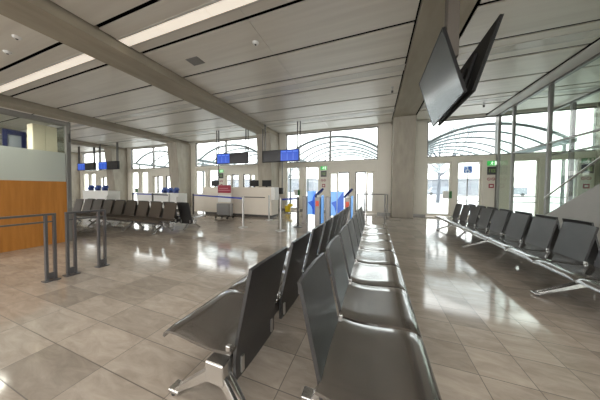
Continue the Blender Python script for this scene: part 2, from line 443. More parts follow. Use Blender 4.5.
door(5.36, 6.28, 2.58, bars=(1.02, .78))
door(6.56, 7.4, 2.58, handle=6.6, bars=(1.02, .78))
wall.box(-30, -27.0, W, W + T, 0, 4.5)
struct(wall.build('wall_back', M['beige']))
struct(MB().box(-29.2, -29, -9, W, 0, 4.7).build('wall_left', M['beige']))
struct(MB().box(-90, 90, -60, -9.01, -.25, -.02).build('ground_rear', M['ground']))
bb = MB()
for a, b_ in ((-5.5, -5.05), (.1, .74), (1.63, 2.27), (3.27, 3.47), (4.4, 5.36), (-4.15, -3.85), (-2.98, -2.4)):
    bb.box(a, b_, W - .015, W - .001, 0, .09, .003)
struct(bb.build('baseboard_back', M['alu']))

# signs on the door pillars
def pillar_signs(x, where, lit=True):
    t = thing('exit_sign', ('green lit emergency exit sign ' if lit else 'dark green unlit emergency exit sign ') + where, 'exit sign', (x, W, 2.44))
    MB().box(-.17, .17, -.06, -.001, -.1, .1, .008).build('sign_box', M['green' if lit else 'greenb'], t)
    s = MB()      # running figure, arrow and door
    s.lathe([(.018, 0), (.018, .001)], 0, 0, 10)
    s.bm.transform(Matrix.Translation((-.01, -.063, .06)) @ Matrix.Rotation(PI / 2, 4, 'X'))
    for a, b_, w in (((-.01, .035), (-.03, -.02), .026), ((-.03, -.02), (.01, -.045), .018), ((.01, -.045), (-.005, -.085), .016), ((-.03, -.02), (-.06, -.045), .018), ((-.06, -.045), (-.095, -.05), .014), ((-.01, .03), (.035, .01), .014), ((-.015, .03), (-.055, .02), .014)):
        s.bar((a[0], -.063, a[1]), (b_[0], -.063, b_[1]), .003, w, side=(0, 1, 0))
    s.box(.07, .135, -.065, -.0605, -.085, .08)
    s.build('pictogram', M['exitwhite' if lit else 'beige'], t)
    g = thing('gate_number_display', 'dark electronic gate panel under the exit sign ' + where, 'gate display', (x, W, 2.12))
    MB().box(-.16, .16, -.05, -.001, -.17, .17, .008).build('display_case', M['signblack'], g)
    d = MB()
    for k, xx in enumerate((-.1, -.03, .02, .08)):
        d.box(xx - .008, xx + .008, -.053, -.0505, -.07, .07)
        if k in (0, 2, 3): d.box(xx, xx + .035, -.053, -.0505, .052, .07)
        if k in (2, 3): d.box(xx, xx + .035, -.053, -.0505, -.07, -.052)
    d.build('display_segments', M['greenseg'], g)
    for z, lab in ((1.76, 'upper red prohibition sign on pillar '), (1.46, 'lower small red square sign on pillar ')):
        p = thing('prohibition_sign', lab + where, 'warning sign', (x, W, z))
        if z > 1.6:
            b_ = MB()
            for q in (-.09, .06):
                n = 20
                b_.tube([(q + .055 * math.cos(k * 2 * PI / n), -.008, .055 * math.sin(k * 2 * PI / n)) for k in range(n + 1)], .012, 6)
                b_.bar((q - .04, -.008, .04), (q + .04, -.008, -.04), .014, .014, side=(0, 1, 0))
            b_.build('red_rings', M['red'], p)
            MB().box(-.16, .13, -.006, -.001, -.07, .07).build('plate', M['beige'], p)
        else:
            MB().box(-.09, .09, -.008, -.001, -.09, .09, .003).build('plate', M['red'], p)
            MB().box(-.05, .05, -.011, -.0085, -.04, .04).build('white_field', M['beige'], p)
pillar_signs(4.72, 'left of the glass partition')
pillar_signs(-2.72, 'above the boarding gates')
pillar_signs(-2.72 - BAY, 'behind the check-in counter')
pillar_signs(7.62, 'beyond the glass partition', False)

def opener(x, label):
    t = thing('door_opener_box', label, 'door opener', (x, W, 1.05))
    MB().box(-.17, .06, -.05, .05, -.17, .17, .01).build('box_case', M['white'], t)
    MB().box(.06, .17, -.06, .05, -.16, .17, .008).build('green_cover', M['greenb'], t)
opener(3.12, 'white and green emergency opener box on the right door')
opener(-4.3, 'white and green opener box on door behind yellow bucket')
opener(-18.6, 'white and green opener box on the far left door')

# ------------------------------------------------------------------ glass partition on the right
GX = 4.9
gp = thing('wall_right', None, None); struct(gp)
my = [10.15, 8.42, 6.6, 4.7, 2.8, .9]
m_ = MB()
m_.box(GX - .05, GX + .05, W - .12, W - .001, 0, 4.5)
for y in my: m_.box(GX - .04, GX + .05, y - .045, y + .045, 0, 4.5, .006)
m_.build('mullion', M['alu'], gp)
tr = MB()
ed = [W - .12] + my + [-3]
for a, b_ in list(zip(ed[:-1], ed[1:]))[1:]: tr.box(GX - .025, GX + .025, b_ + .045, a - .045, 2.68, 2.73)
tr.build('transom', M['alu'], gp)
fr = MB(); fr.box(GX - .05, GX + .05, -3, W, 4.44, 4.5).box(GX - .05, GX + .05, -3, W, 0, .08)
fr.build('frame_rail', M['alu'], gp)
for a, b_ in zip(ed[:-1], ed[1:]):
    MB().box(GX - .006, GX + .006, b_ + .045, a - .045, .08, 4.44).build('pane', M['pglass'], gp)
struct(MB().box(4.48, 5.02, -3, W, 4.5, 4.56, .01).build('trim_1', M['soffit']))
struct(MB().box(4.44, 4.485, -3, W, 4.535, 4.56).build('shadow_gap_strip', M['void']))  # solid dark strip painting the shadow gap along the soffit edge
# second glazed screen beyond
g2 = thing('wall_corridor', None, None); struct(g2)
m2 = MB()
for y in (10.3, 8.2, 6.1, 4.0): m2.box(6.55, 6.65, y - .05, y + .05, 0, 4.5)
m2.box(6.55, 6.65, 0, W, 4.42, 4.5).box(6.55, 6.65, 0, W, 2.66, 2.72)
m2.build('mullion', M['alu'], g2)
MB().box(6.595, 6.605, 0, W, .08, 4.42).build('pane', M['pglass'], g2)
struct(MB().box(12.8, 13, -9, W, 0, 4.7).build('wall_outer', M['beige']))

# stair parapet and handrail in front of the partition
struct(MB().prism([(8.95, 0), (8.03, .54), (2.0, 4.05), (2.0, 0)], 'x', 4.62, 4.76, .008).build('wall_stair', M['grey_concrete']))
hr = thing('stair_handrail', 'sloping steel handrail above the grey concrete stair wall', 'handrail', (4.69, 8, 0))
MB().tube([(0, .14, 1.06), (0, -1.31, 1.96), (0, -6, 4.85)], .022).build('rail', M['steel'], hr, True)
for y in (-.6, -2.4, -4.2):
    zb = .54 + (8.03 - (y + 8)) * .582
    zt = 1.06 + (.14 - y) * .62
    MB().tube([(0, y, zb - .02), (0, y, zt)], .014).build('post', M['steel'], hr, True)

# ------------------------------------------------------------------ beam benches
P = .59; SW = .565; BW = .48
def seat_bm():
    prof = [(-.015, -.004), (.03, -.012), (.09, -.02), (.16, -.02), (.24, -.014), (.32, -.004), (.39, .003), (.445, .002), (.477, -.006), (.498, -.022), (.506, -.045)]
    nx = 11; grid = []
    for (y, z) in prof:
        row = []
        for k in range(nx):
            u = -1 + 2 * k / (nx - 1); x = u * SW / 2
            dz = .010 * (u * u - .4) * (1 - y / .6)
            if abs(u) > .9: dz -= .010
            row.append((x, y, z + dz + .388))
        grid.append(row)
    th = .016
    def off(i, j):
        a = prof[max(i - 1, 0)]; b_ = prof[min(i + 1, len(prof) - 1)]
        t = Vector((0, b_[0] - a[0], b_[1] - a[1])).normalized()
        return (0, t.z * th, -t.y * th)
    return MB().shell(grid, off)
def back_bm():
    prof = [(.006, .17), (.008, .24), (.006, .31), (-.006, .39), (-.022, .46), (-.040, .54), (-.060, .63), (-.082, .73), (-.098, .80), (-.104, .83)]
    nx = 13; grid = []
    for i, (y, z) in enumerate(prof):
        row = []
        for k in range(nx):
            u = -1 + 2 * k / (nx - 1)
            wd = BW / 2 * (0.965 + .035 * i / (len(prof) - 1))
            if i == 0: wd *= .985
            row.append((u * wd, y - .007 * (1 - u * u) + .002, z + (.006 * (1 - u * u) if i == len(prof) - 1 else 0)))
        grid.append(row)
    th = .02
    def off(i, j):
        a = prof[max(i - 1, 0)]; b_ = prof[min(i + 1, len(prof) - 1)]
        t = Vector((0, b_[0] - a[0], b_[1] - a[1])).normalized()
        return (0, -t.z * th, t.y * th)
    return MB().shell(grid, off)
protos = {}
def make_bench(n, leg_x, loc, rz, label, shell='black', foot=.52, end_cap=(True, True), group=None, x0=0):
    t = thing('beam_bench', label, 'seating bench', loc, rz, group)
    key = shell
    L_ = n * P
    by0, by1 = .04, .12
    MB().box(.03, L_ - .03, by0, by1, .20, .29, .006).build('support_beam', M['alu_dark'], t)
    for e, x in zip(end_cap, (.03, L_ - .03)):
        if e: MB().box(x - .03, x + .02, by0 - .02, by1 + .02, .16, .31, .008).box(x - .034, x + .024, by0 + .008, by1 - .008, .19, .285, .004).build('end_cap', M['chrome'], t)
    for i in range(n):
        x = P * (i + .5)
        if key not in protos:
            s = seat_bm().build('seat', M['seat_sheen' if shell == 'black' else shell], t, True); b_ = back_bm().build('backrest', M[shell], t, True)
            for px in (-.18, .18):
                p_ = MB().box(px - .013, px + .013, -.024, -.010, .19, .285, .002).build('rear_plate', M['steel'], b_)
                p_['label'] = 'small silver plate on the back'
            br = MB().box(-SW / 2 + .0, -SW / 2 + .022, -.008, .02, .365, .405, .004).box(-.2, .2, .05, .11, .292, .362, .004)
            k = br.build('bracket', M['chrome'], t)
            protos[key] = (s, b_, k)
        else:
            s0, b0, k0 = protos[key]
            s = s0.copy(); b_ = b0.copy(); k = k0.copy()
            for o in (s, b_, k): COL.objects.link(o); o.parent = t
            for ch in list(b0.children):
                c_ = ch.copy(); COL.objects.link(c_); c_.parent = b_
        for o in (s, b_, k): o.location = (x, 0, 0)
    for lx in leg_x:
        for ye, fy in ((by1 - .02, foot), (by0 + .01, -.13)):
            l = MB()
            for d in (-.02, .02):
                l.bar((lx + d, (by0 + by1) / 2 + (.02 if fy > 0 else -.02), .235), (lx + d, fy - (.02 if fy > 0 else -.02), .03), .026, .06, .022, .026, side=(1, 0, 0), bev=.004)
            l.box(lx - .036, lx + .036, fy - .05, fy + .03, .012, .034, .005)
            lo = l.build('leg', M['chrome'], t)
            MB().lathe([(.016, 0), (.016, .014)], lx - .02, fy - .005, 10).lathe([(.016, 0), (.016, .014)], lx + .02, fy - .005, 10).build('glide', M['rubber'], lo)
        MB().box(lx - .042, lx + .042, by0 - .022, by1 + .022, .185, .305, .008).build('leg_bracket', M['chrome'], t)
    return t
RZ = PI / 2
# centre double row. Facing +X: local x runs toward -Y from the far end
def centre_right():
    far = .83 + 8 * P
    return make_bench(8, [.25, .25 + 3 * P, 8 * P - 1.9, 8 * P - .32], (-.215, far, 0), -RZ, 'eight-seat black bench in the centre facing right, seats shining with window light', foot=.41)
centre_right()
make_bench(8, [.03, 2.0, 3.6, 8 * P - .25], (-.735, .875, 0), RZ, 'eight-seat black bench in the centre facing left, its backs to the viewer', foot=.41, end_cap=(False, True))
# right double row: front bench faces -X
make_bench(10, [3.3 - 2.33 - .0, 5.45 - 2.33, 7.52 - 2.33], (2.435, 2.33, 0), RZ, 'long black bench along the right side facing the hall, silver splayed legs', foot=.58)
make_bench(10, [.6, 2.7, 4.8], (2.95, 2.23 + 10 * P, 0), -RZ, 'long black bench behind the right bench, facing the stair wall')
# left double row: near bench faces -Y
make_bench(9, [9 * P - .2, 9 * P - .2 - 3 * P, 9 * P - .2 - 6 * P, .3], (-5.32 - 0, 4.2, 0), PI, 'dark brown bench on the left facing the grey barriers', shell='brown', foot=.42)
make_bench(9, [.2, 2.0, 3.8, 5.1], (-5.17 - 9 * P, 4.68, 0), 0, 'black bench on the left backing onto the dark brown bench', foot=.42)

# ------------------------------------------------------------------ grey queue barriers
def barrier(y0, y1, label, pair0=True):
    t = thing('queue_barrier', label, 'barrier', (-4.1, (y0 + y1) / 2, 0))
    h = (y1 - y0) / 2; w = .022
    MB().box(-w, w, -h, h, .885, .91, .004).build('top_rail', M['barrier'], t)
    MB().box(-.014, .014, -h + .02, h - .02, .79, .81, .003).build('lower_rail', M['barrier'], t)
    for s in (-1, 1):
        for k, q in enumerate((h - .016, h - .094)):
            MB().box(-w, w, s * q - .014, s * q + .014, .012, .885, .003).build('post', M['barrier'], t)
        MB().box(-.016, .016, s * (h - .055) - .026, s * (h - .055) + .026, .03, .11).build('spacer_block', M['barrier'], t)
        MB().box(-.055, .055, s * (h - .055) - .075, s * (h - .055) + .075, 0, .012, .003).build('base_plate', M['barrier'], t)
barrier(.52, 1.46, 'long dark grey metal queue barrier cut by the left edge')
barrier(1.55, 2.01, 'short dark grey metal queue barrier with twin posts, nearest the benches')

# ------------------------------------------------------------------ glazed booth on the left
KX = -6.7
k = thing('office_booth', 'glazed office booth with amber wood base panel at left edge', 'booth', (KX, 0, 0))
MB().box(-.06, 0, -3, 2.57, .0, 1.39, .004).build('wood_panel', M['wood'], k)
MB().box(-.04, -.03, -3, 2.57, 1.39, 2.05).build('frosted_pane', M['frost'], k)
MB().box(-.04, -.03, -3, 2.57, 2.05, 2.66).build('clear_pane', M['kglass'], k)
MB().box(-.08, .02, 2.57, 2.65, 0, 2.76, .006).build('corner_post', M['alu'], k)
MB().box(-.08, .02, -3, 2.57, 2.66, 2.76, .006).build('top_rail', M['alu'], k)
MB().box(-4, -.09, 2.59, 2.63, 0, 1.0).build('side_panel', M['white'], k)
MB().box(-4, -.09, 2.605, 2.615, 1.0, 2.66).build('side_pane', M['kglass'], k)
MB().box(-4, -.09, 2.575, 2.645, 2.66, 2.76).build('side_rail', M['alu'], k)
MB().box(-4.05, -4, -3, 2.64, 0, 2.76).build('rear_panel', M['beige'], k)
MB().box(.021, .05, 2.59, 2.63, 2.3, 2.5, .006).build('card_reader', M['alu_dark'], k)
cb = thing('storage_cupboard', 'cream cupboard standing inside the glazed booth', 'cupboard', (-7.15, 2.37, 0))
MB().box(-.1, .13, -.19, .185, 0, 2.65, .008).build('cupboard_body', M['cream'], cb)
MB().box(.131, .145, -.185, -.003, .1, 2.64, .003).build('cupboard_door', M['cream'], cb)
MB().box(.131, .145, .0, .18, .1, 2.64, .003).build('cupboard_door', M['cream'], cb)
mn = thing('wall_monitor', 'dark blue framed monitor inside the glazed booth beside cream cupboard', 'monitor', (-7.45, 2.08, 2.3))
mf = MB().box(-.02, .02, -.17, .14, .1, .2).box(-.02, .02, .08, .14, -.2, .1).box(-.02, .02, -.17, -.11, -.2, .1)
mf.build('monitor_frame', M['darkblue'], mn)
MB().box(-.015, -.005, -.11, .08, -.2, .1).build('monitor_screen', M['fargl'], mn)
MB().box(-.05, .03, -.07, .03, -2.3, -.2).build('stand', M['alu'], mn)

# ------------------------------------------------------------------ twin screens hanging in a V
def hung_screen(b0, t0, y0, y1, label, face):
    # b0 = (x,z) lower edge, t0 = (x,z) upper edge
    d = Vector((t0[0] - b0[0], 0, t0[1] - b0[1])); h = d.length; d.normalize()
    n = Vector((0, 1, 0)).cross(d); n = n if n.x * face > 0 else -n
    t = thing('hanging_screen', label, 'screen', (b0[0], (y0 + y1) / 2, b0[1]))
    Mx = Matrix(((0, n.x, d.x, 0), (1, 0, 0, 0), (0, n.z, d.z, 0), (0, 0, 0, 1)))   # local x=Y, y=outward, z=up the screen
    L_ = (y1 - y0) / 2
    MB().box(-L_, L_, -.03, 0, 0, h, .006, mtx=Mx).build('screen_case', M['tvback'], t)
    bz = MB(); b = .012
    bz.box(-L_, L_, .0005, .008, 0, b, mtx=Mx).box(-L_, L_, .0005, .008, h - b, h, mtx=Mx).box(-L_, -L_ + b, .0005, .008, b, h - b, mtx=Mx).box(L_ - b, L_, .0005, .008, b, h - b, mtx=Mx)
    bz.build('bezel', M['bezel'], t)
    MB().box(-L_ + b, L_ - b, .0005, .005, b, h - b, mtx=Mx).build('display_panel', M['screen'], t)
    for q in (-.32, 0.02, .3):
        MB().box(q - .03, q + .03, -.06, -.031, h * .12, h * .75, .006, mtx=Mx).build('mount_rail', M['blackm'], t)
    v = MB()
    for q in range(9): v.box(-.5 + q * .12, -.45 + q * .12, -.034, -.0305, h * .1, h * .3, mtx=Mx)
    v.build('vent_slots', M['blackm'], t)
    return t
hung_screen((.975, 2.425), (.735, 3.24), 2.97, 4.38, 'large black screen of the hanging pair showing its dark glossy face', -1)
hung_screen((1.07, 2.425), (1.31, 3.24), 2.97, 4.38, 'large black screen of the hanging pair showing its rear mount', 1)
hp = thing('screen_hanger', 'dark metal ceiling pole carrying the pair of hanging screens', 'ceiling mount', (1.02, 3.66, 0))
MB().box(-.075, .075, -.075, .075, 3.2, 4.44, .01).build('pole', mat('pole_brown_paint', (.10, .085, .07), .6), hp)
MB().box(-.02, .02, -.1, .1, 2.62, 3.2, .008).build('mount_plate', M['blackm'], hp)
MB().box(-.015, .015, -.4, .4, 2.58, 2.64, .005).build('cross_arm', M['blackm'], hp)

# ------------------------------------------------------------------ hanging gate displays
def gate_display(x0, x1, y, z0, z1, blue_left, poles, label, floor_pole=None):
    t = thing('gate_display', label, 'display', ((x0 + x1) / 2, y, z0), 0, None)
    h = (x1 - x0) / 2; H = z1 - z0; xm = -.1 if blue_left else .04
    MB().box(-h, h, 0, .14, 0, H, .012).build('display_case', M['bezel'], t)
    a, b_ = ((-h + .1, xm) if blue_left else (xm, h - .03))
    MB().box(a, b_, -.006, -.001, .04, H - .04).build('lit_screen', M['disp_blue'], t)
    ln = MB()
    w = (b_ - a) / 3
    for q in range(3): ln.box(a + w * q + .03, a + w * (q + 1) - .03, -.009, -.0065, H * .78, H * .86).box(a + w * q + .03, a + w * q + .05, -.009, -.0065, .08, H * .7)
    ln.build('screen_rows', M['disp_line'], t)
    a, b_ = ((xm + .02, h - .03) if blue_left else (-h + .1, xm - .02))
    MB().box(a, b_, -.006, -.001, .04, H - .04).build('dark_screen', M['disp_black'], t)
    for px in poles:
        for d in (-.07, .07):
            MB().box(px * h + d - .022, px * h + d + .022, .05, .094, H if not floor_pole else H, ZC - z0).build('hanging_rod', M['alu_dark'], t)
    if floor_pole is not None:
        MB().box(floor_pole - .02, floor_pole + .02, .145, .185, -z0 + 1.0, H).build('support_pole', M['alu_dark'], t)
    return t
gate_display(-8.54, -6.46, 9.3, 2.63, 3.22, True, (-.93, .96), 'hanging gate display with blue left half above the counter', -1.0)
d2 = gate_display(-5.54, -3.49, 9.3, 2.62, 3.22, False, (-.93, .96), 'hanging gate display with blue right half beside the fin column', .06)
MB().box(-.08, .14, .06, .14, 1.0 - 2.62, 1.32 - 2.62, .01).build('card_reader', M['signblack'], d2)
gate_display(-22.6, -20.3, 9.3, 2.6, 3.18, True, (-.9, .9), 'distant hanging gate display, leftmost beside the booth')
gate_display(-19.8, -17.45, 9.3, 2.6, 3.19, True, (-.9, .9), 'distant hanging gate display crossing the far left fin column')

# ------------------------------------------------------------------ check-in counters
def counter(x0, x1, y, label, left_wing, white_end, matn='counter', H=1.3):
    t = thing('check_in_counter', label, 'counter', ((x0 + x1) / 2, y, 0)); h = (x1 - x0) / 2
    MB().prism([(.08, .10), (.0, H), (.06, H), (.7, H), (.7, .10)], 'x', -h, h, .006).build('counter_body', M[matn], t)
    MB().box(-h + .05, h - .05, .12, .65, 0, .10).build('kick_plate', M['kick'], t)
    MB().box(-h - .01, h + .01, -.015, .3, H, H + .025, .005).build('counter_top', M[matn], t)
    MB().box(-h + .5, h - .3, -.012 + .03, .06, .86, .90).build('recess', M['kick'], t)
    if left_wing:
        MB().prism([(-h - .75, .1), (-h - .75, .98), (-h - .01, .98), (-h - .01, .1)], 'y', .1, .6, .006).build('lower_wing', M[matn], t)
    if white_end:
        MB().box(h + .01, h + .2, -.02, .35, .78, H + .03, .008).build('white_end_panel', M['white'], t)
    return t
counter(-8.0, -6.22, 7.8, 'beige check-in counter half with lower wing, left of baggage sizer', True, False)
counter(-6.2, -4.2, 7.8, 'beige check-in counter half with white end panel, right of baggage sizer', False, True)
counter(-17.0, -14.6, 7.2, 'distant pale check-in counter seen between booth and fin column', False, True, 'white', 1.05)
counter(-13.6, -10.3, 8.2, 'distant pale counter behind the brown bench, carrying three blue scanners', False, True, 'white', .95)
def monitor(x, y, z, label):
    t = thing('counter_monitor', label, 'monitor', (x, y, z))
    MB().box(-.23, .23, 0, .04, .06, .34, .008).build('monitor_case', M['bezel'], t)
    MB().box(-.21, .21, .041, .045, .08, .32).build('monitor_screen', M['screen'], t)
    MB().box(-.03, .03, -.0, .05, 0, .07).box(-.1, .1, -.06, .1, -.012, 0).build('monitor_foot', M['bezel'], t)
def screens_at(xs, y, z):
    for x, l in xs: monitor(x, y, z, l)
screens_at(((-7.6, 'black monitor on the left counter half'), (-5.3, 'black monitor on the right counter half, middle of three'), (-4.65, 'black monitor on the right counter half nearest white end panel')), 8.2, 1.312)
# baggage sizer
b_ = thing('baggage_sizer', 'wheeled cabin baggage sizer with red header before the counter', 'baggage sizer', (-5.98, 7.0, 0))
MB().box(-.34, .34, -.02, .02, 1.07, 1.4, .006).build('red_header', M['red'], b_)
MB().box(-.31, .31, -.024, -.0205, 1.17, 1.2).box(-.25, .2, -.024, -.0205, 1.25, 1.28).build('header_stripe', mat('pink_print', (.55, .22, .25), .5), b_)
MB().box(-.34, .34, -.015, .015, .68, .98, .004).build('white_panel', M['white'], b_)
MB().box(-.31, .31, -.12, .16, .16, .62, .006).build('bin', M['greybox'], b_)
for sx in (-.33, .33):
    MB().tube([(sx, .0, .12), (sx, .0, 1.42)], .014, 8).build('upright', M['steel'], b_)
MB().box(-.33, .33, -.16, .2, .09, .13, .004).build('base_frame', M['post_dark'], b_)
for sx in (-.3, .3):
    for sy in (-.18, .18):
        w_ = MB().lathe([(.045, -.015), (.045, .015)], 0, 0, 14)
        w_.bm.transform(Matrix.Translation((sx, sy, .045)) @ Matrix.Rotation(PI / 2, 4, 'Y'))
        w_.build('wheel', M['rubber'], b_)

# ------------------------------------------------------------------ belt stanchions and rails
def stanchion(x, y, label, m='post', belt_to=None, belt='belt', r=.035, h=1.0):
    t = thing('belt_stanchion', label, 'stanchion', (x, y, 0), 0, 'belt stanchions before the counters')
    MB().lathe([(.15, 0), (.15, .012), (.05, .025), (r, .03)], 0, 0, 24).build('base', M[m], t, True)
    MB().lathe([(r, .02), (r, h - .09)], 0, 0, 16).build('pole', M[m], t, True)
    MB().lathe([(r + .006, h - .09), (r + .006, h - .005), (r - .01, h)], 0, 0, 16).build('belt_head', M['post_dark'] if m == 'post_dark' else M['post'], t, True)
    if belt_to:
        d = Vector((belt_to[0] - x, belt_to[1] - y, 0)); u = d.normalized() * (r + .01)
        MB().bar((u.x, u.y, h - .055), (d.x - u.x, d.y - u.y, h - .055), .003, .05, side=(-d.y, d.x, 0)).build('belt', M[belt], t)
stanchion(-8.0, 7.25, 'dark belt stanchion at left end of the beige counter', 'post_dark', (-4.01, 5.56))
stanchion(-4.01, 5.56, 'silver stanchion receiving the long blue belt before the counter')
stanchion(-4.01, 7.29, 'silver stanchion close to the white counter end panel')
stanchion(-2.66, 5.55, 'silver stanchion with short blue belt beside the gates', 'post', (-2.4, 6.32))
stanchion(-2.4, 6.32, 'dark slim stanchion between the short belt and the gates', 'post_dark')
stanchion(-11.9, 7.0, 'distant dark stanchion with blue belt behind the brown bench', 'post_dark', (-10.1, 6.8))
stanchion(-10.1, 6.8, 'distant stanchion under the blue scanners behind brown bench', 'post_dark', (-8.6, 6.5), 'belt_dark')
stanchion(-8.6, 6.5, 'distant silver stanchion ending the dark belt at left')

M['railm'] = mat('rail_metal', (0.20, 0.19, 0.175), 0.4, 0.5)
rl = thing('guide_rail', 'steel tube guide rail turning a corner beside the far concrete column', 'guide rail', (0, 0, 0))
pA, pB, pC = (-.74, 9.35), (.5, 9.55), (.34, 8.1)
MB().tube([(*pA, 1.06), (*pB, 1.06)], .022).tube([(*pB, 1.06), (*pC, 1.06)], .022).build('top_rail', M['railm'], rl, True)
MB().tube([(pB[0], pB[1], .42), (pC[0], pC[1], .42)], .012).build('low_rail', M['railm'], rl, True)
for p_ in (pA, pB, pC):
    MB().tube([(*p_, 0), (*p_, 1.06)], .026).lathe([(.08, 0), (.08, .012)], *p_, 16).build('post', M['railm'], rl, True)

# ------------------------------------------------------------------ boarding gates
def gate(xl, xr, y, label, w=.24, w2=.12):
    t = thing('boarding_gate', label, 'boarding gate', ((xl + xr) / 2, y, 0)); h = (xr - xl) / 2
    MB().box(-h - .07, -h + .09, -.1, .1, 0, 1.0, .012).build('left_housing', M['housing'], t)
    r_ = MB().box(h + .01, h + .19, -.45, -.2, 0, .98, .012).build('right_housing', M['housing'], t)
    MB().box(h + .04, h + .15, -.458, -.4505, .68, .86, .004).build('red_light', M['redlamp'], r_)
    def panel(x0, x1, nm, diag):
        p = MB().box(x0, x1, .0, .012, .32, 1.19, .004).build(nm, M['bluelight'], t)
        s = MB()
        if diag == 0: s.prism([(x0 + .01, .78), (x1 - .01, .86), (x1 - .01, .36), (x1 - .08, .62)], 'y', -.006, -.001)
        else: s.prism([(x0 + .01, .34), (x1 - .01, .34), (x1 - .01, 1.18), (x1 - .03, 1.18), (x0 + .01, .9)], 'y', -.006, -.001)
        s.build('dark_blue_print', M['blue'], p)
    panel(-h + .1, -h + .1 + w, 'left_wing_panel', 0)
    panel(h - .1 - w2, h - .08, 'right_wing_panel', 1)
    MB().box(h + .195, h + .25, -.3, -.1, .05, 1.05, .01).build('lit_side', M['bluelight'], t)
    MB().bar((h - .0, -.3, 1.03), (h + .18, -.05, 1.24), .2, .07, side=(0, 1, 0), bev=.012).build('scanner_head', M['navy'], t)
    MB().box(h + .05, h + .13, -.34, -.26, .97, 1.05).build('scanner_neck', M['white'], t)
gate(-2.45, -1.95, 7.2, 'blue-winged boarding gate nearer the counter, left of its pair')
gate(-1.58, -.94, 7.2, 'blue-winged boarding gate nearest the far column, right of its pair', .21, .21)
def scanner(x, y, z, label):
    t = thing('boarding_scanner', label, 'scanner', (x, y, z))
    MB().bar((-.1, 0, .06), (.12, .0, .26), .22, .16, side=(0, 1, 0), bev=.015).build('scanner_head', M['scan'], t)
    MB().box(-.08, .1, -.1, .1, 0, .1, .01).build('scanner_base', M['navy'], t)
scanner(-11.4, 8.35, .98, 'blue boarding-pass scanner on distant pale counter, left one')
scanner(-10.95, 8.35, .98, 'blue boarding-pass scanner on distant pale counter, middle one')
scanner(-10.5, 8.35, .98, 'blue boarding-pass scanner on distant pale counter, right one')
for x, l in ((-16.4, 'left'), (-15.7, 'middle'), (-15.0, 'right')):
    scanner(x, 7.35, 1.078, 'small blue scanner on farthest pale counter, %s one' % l)

# yellow cleaning bucket
yb = thing('cleaning_bucket', 'yellow plastic cleaning bucket on floor by the glass doors', 'bucket', (-4.33, 9.9, 0))
MB().lathe([(.13, 0.05), (.17, .36), (.18, .38), (.15, .38)], 0, 0, 18).build('bucket_body', M['yellow'], yb, True)
MB().box(-.2, .2, -.14, .14, .03, .06, .01).build('wheeled_base', M['kick'], yb)
MB().box(.02, .26, -.1, .1, .34, .48, .02).build('wringer', M['yellow'], yb)
MB().tube([(-.17, 0, .36), (-.12, 0, .52), (.05, 0, .55), (.17, 0, .38)], .01, 6).build('bucket_handle', M['steel'], yb)

# ------------------------------------------------------------------ outside
struct(MB().box(-90, 90, W + .3, 140, -.25, -.02).build('ground', M['ground']))
def canopy(cx, label):
    t = thing('arched_canopy', label, 'canopy', (cx, 0, 0), 0, 'arched canopies outside the windows')
    r = 4.55; half = 2.75; z0 = 3.42; zc = z0 - math.sqrt(r * r - half * half)
    A = math.asin(half / r)
    ys = [12.0, 13.3, 14.6, 15.9, 17.2, 18.5, 19.8]
    for i, y in enumerate(ys):
        pts = [(r * math.sin(-A + 2 * A * k / 20), y, zc + r * math.cos(-A + 2 * A * k / 20)) for k in range(21)]
        MB().tube(pts, .065 if i == 0 else .05, 8).build('arch_rib', M['canopy'], t, True)
    for s in (-1, 1):
        MB().box(s * half - .07, s * half + .07, ys[0] - .2, ys[-1] + .2, z0 - .14, z0 + .04).build('edge_beam', M['canopy'], t)
        for y in (12.3, 16, 19.6):
            MB().tube([(s * half, y, -.02), (s * half, y, z0 - .14)], .06, 8).build('post', M['canopy'], t)
    g = MB(); grid = []
    for y in (ys[0] - .1, ys[-1] + .1):
        grid.append([(r * math.sin(-A + 2 * A * k / 20), y, zc + .075 + r * math.cos(-A + 2 * A * k / 20)) for k in range(21)])
    g.shell(grid, lambda i, j: (0, 0, .012)).build('glazed_roof', M['tglass'], t, True)
    MB().box(-half, half, ys[-1] + .25, ys[-1] + .3, 2.7, z0 + .2).build('end_screen', M['tglass'], t)
for i, l in enumerate(('outside the right bay by the accessible sign', 'outside the centre bay behind the boarding gates', 'outside the bay behind the counter', 'outside the far left bay')):
    canopy(4.9 - 7.35 * i, 'arched steel canopy with glazed roof ' + l)
sg = thing('accessible_sign', 'square blue accessible parking sign on a pole outside right doors', 'sign', (4.5, 13, 0))
MB().tube([(0, .02, -.02), (0, .02, 2.5)], .025, 8).build('pole', M['alu_dark'], sg)
MB().box(-.18, .18, -.01, .008, 2.15, 2.52, .006).build('sign_face', M['signblue'], sg)
wh = MB(); n = 16
wh.tube([(-.02 + .075 * math.cos(PI * .55 + k * 1.35 * PI / n), -.014, 2.26 + .07 * math.sin(PI * .55 + k * 1.35 * PI / n)) for k in range(n + 1)], .011, 6)
wh.bar((-.02, -.014, 2.41), (-.01, -.014, 2.29), .006, .022, side=(0, 1, 0)).bar((-.01, -.014, 2.29), (.055, -.014, 2.29), .006, .02, side=(0, 1, 0)).bar((.055, -.014, 2.29), (.085, -.014, 2.22), .006, .02, side=(0, 1, 0)).bar((-.015, -.014, 2.36), (.04, -.014, 2.36), .006, .016, side=(0, 1, 0))
wh.box(-.04, .0, -.016, -.011, 2.43, 2.47)
wh.build('wheelchair_symbol', M['white'], sg)
